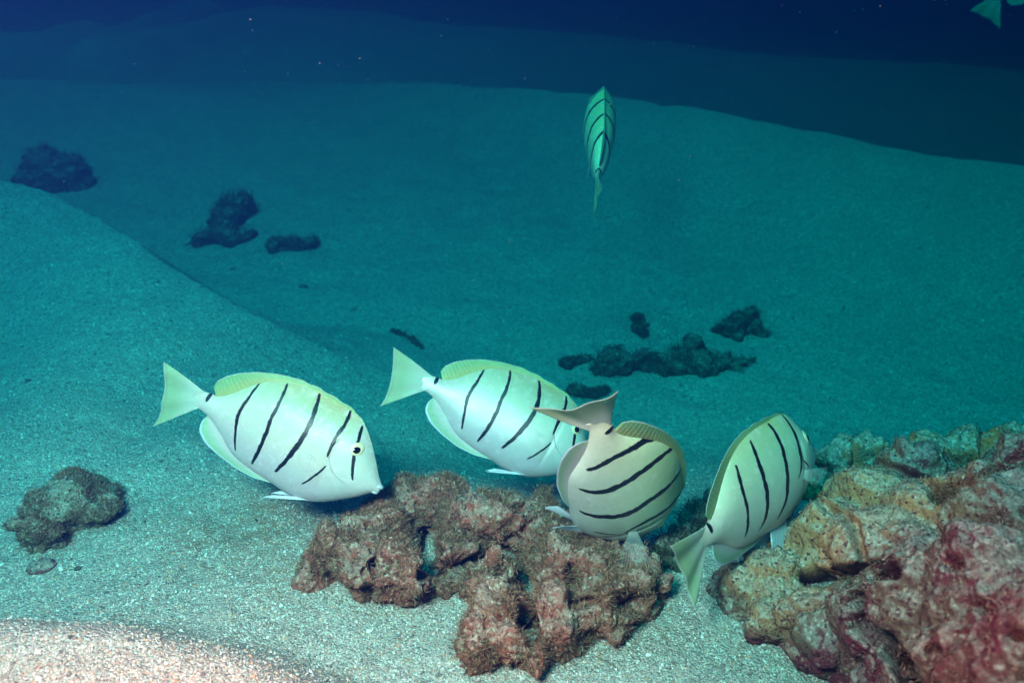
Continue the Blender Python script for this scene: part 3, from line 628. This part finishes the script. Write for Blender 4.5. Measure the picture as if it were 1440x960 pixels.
fish(Pose([-0.1659, 0.5675, 0.1246], [[0.8904, 0.1216, 0.4387], [-0.2874, 0.8975, 0.3345], [-0.3531, -0.4239, 0.834]], .151, near=.955),
     'leftmost striped fish, head down with its snout at the rubble', pect=((-.9, -.30, .10), (-.8, -.15, .35)), pect_len=.14)
fish(Pose([0.0016, 0.6422, 0.0944], [[0.8744, -0.1224, 0.4696], [-0.1561, 0.8453, 0.511], [-0.4595, -0.5201, 0.72]], .151, near=.915),
     'middle striped fish whose face is hidden behind the turning fish', pect=((-.9, -.30, .10), (-.8, -.15, .35)), pect_len=.14)
fish(Pose([0.0724, 0.479, 0.146], [[0.1874, -0.2963, 0.9365], [0.4358, 0.8795, 0.191], [-0.8803, 0.3724, 0.294]], .151, .217, -.185, -1.084, near=1.035),
     'striped fish turning away, tail raised over the rubble mound', skin=M_SKIN_Y, pect=((.25, -.35, .9), (-.8, -.15, .35)), pelv_down=.3, tail_cup=-.03, tail_twist=-.06, pect_len=.24)
fish(Pose([0.1764, 0.5136, 0.1246], [[0.6963, -0.7032, -0.1436], [0.7135, 0.6563, 0.2453], [-0.0783, -0.2732, 0.9588]], .151, -.319, -.232, 1.021),
     'rightmost striped fish, head up beside the reef outcrop', skin=M_SKIN_W, pect=((.35, -.25, .9), (-.8, -.15, .3)), pelv_down=1.15, pelv_a=.66, pelv_w=.15, pect_len=.11, tail_cup=.02)
fish(Pose([0.0942, 0.9464, 0.2635], [[0.0477, -0.9974, 0.0539], [0.9747, 0.0347, -0.2209], [0.2185, 0.0631, 0.9738]], .151, .290, -.627, -1.232),
     'small distant striped fish seen from behind, high above the basin', skin=M_SKIN_FAR, pelv_down=.4, pect=((-.9, -.3, .10), (-.9, -.3, .10)), pect_len=.12)
p6 = at_d(1460, -58, 2.5)
CM = np.stack([RT, UPC, -FW], 1); f6 = np.array([.75, .66, .05]); f6 /= np.linalg.norm(f6); u6 = np.array([-.66, .75, 0]); u6 /= np.linalg.norm(u6)
f6, u6 = CM @ f6, CM @ u6
fish(Pose(p6, np.stack([f6, np.cross(u6, f6), u6], 1), .237), 'pale blurred fish at the very top right corner, only its tail in view', pelv_down=.3, pect=((-.9, -.3, .10), (-.9, -.3, .10)))

# ------------------------------------------------------------------ drifting specks in the water
def specks(n):
    vb = np.array([[1, 0, 0], [-1, 0, 0], [0, 1, 0], [0, -1, 0], [0, 0, 1], [0, 0, -1]], float)
    fb = np.array([[0, 2, 4], [2, 1, 4], [1, 3, 4], [3, 0, 4], [2, 0, 5], [1, 2, 5], [3, 1, 5], [0, 3, 5]])
    P = np.stack([RNG.uniform(-1.6, 1.8, n), RNG.uniform(.5, 3.2, n), RNG.uniform(.1, .62, n)], -1)
    P = P[(P[:, 2] > seabed(P[:, 0], P[:, 1]) + .05)]; n = len(P)
    s = RNG.uniform(.0002, .0009, n) * (.6 + P[:, 1] * .6)
    V = vb[None] * s[:, None, None] * RNG.uniform(.5, 1.3, (n, 1, 3)) + P[:, None]
    return V.reshape(-1, 3), (fb[None] + (np.arange(n) * 6)[:, None, None]).reshape(-1, 3)
sv, sf = specks(7000)
tag(mesh_obj('drifting_specks', sv, sf, plain('plankton_speck', (.12, .14, .14), .8)), 'tiny pale specks drifting in the water', 'plankton', kind='stuff')

# ------------------------------------------------------------------ sea water: absorbs red first, scatters a little blue
bx = 46; z0, z1 = -4.2, 4.2
v = [(x, y, z) for x in (-bx, bx) for y in (-bx, bx) for z in (z0, z1)]
f = [(0, 1, 3, 2), (4, 6, 7, 5), (0, 4, 5, 1), (2, 3, 7, 6), (0, 2, 6, 4), (1, 5, 7, 3)]
t = NT('sea_water'); t.t.nodes.remove(t.b)
pv = t.n('ShaderNodeVolumePrincipled')
SIG_S = np.array([.0008, .030, .165]); SIG_A = np.array([3.9, .43, .325]); DEN = 5.0
colr = SIG_S / DEN; absr = (1 - SIG_A / DEN / (1 - colr)) ** 2
pv.inputs['Color'].default_value = (*colr, 1); pv.inputs['Absorption Color'].default_value = (*absr, 1)
pv.inputs['Density'].default_value = DEN; pv.inputs['Anisotropy'].default_value = .3
t.l(pv.outputs[0], t.out.inputs['Volume'])
hz = mesh_obj('haze', v, f, t.m, smooth_shade=False); tag(hz, 'clear blue green sea water filling the whole place', 'water', kind='stuff')
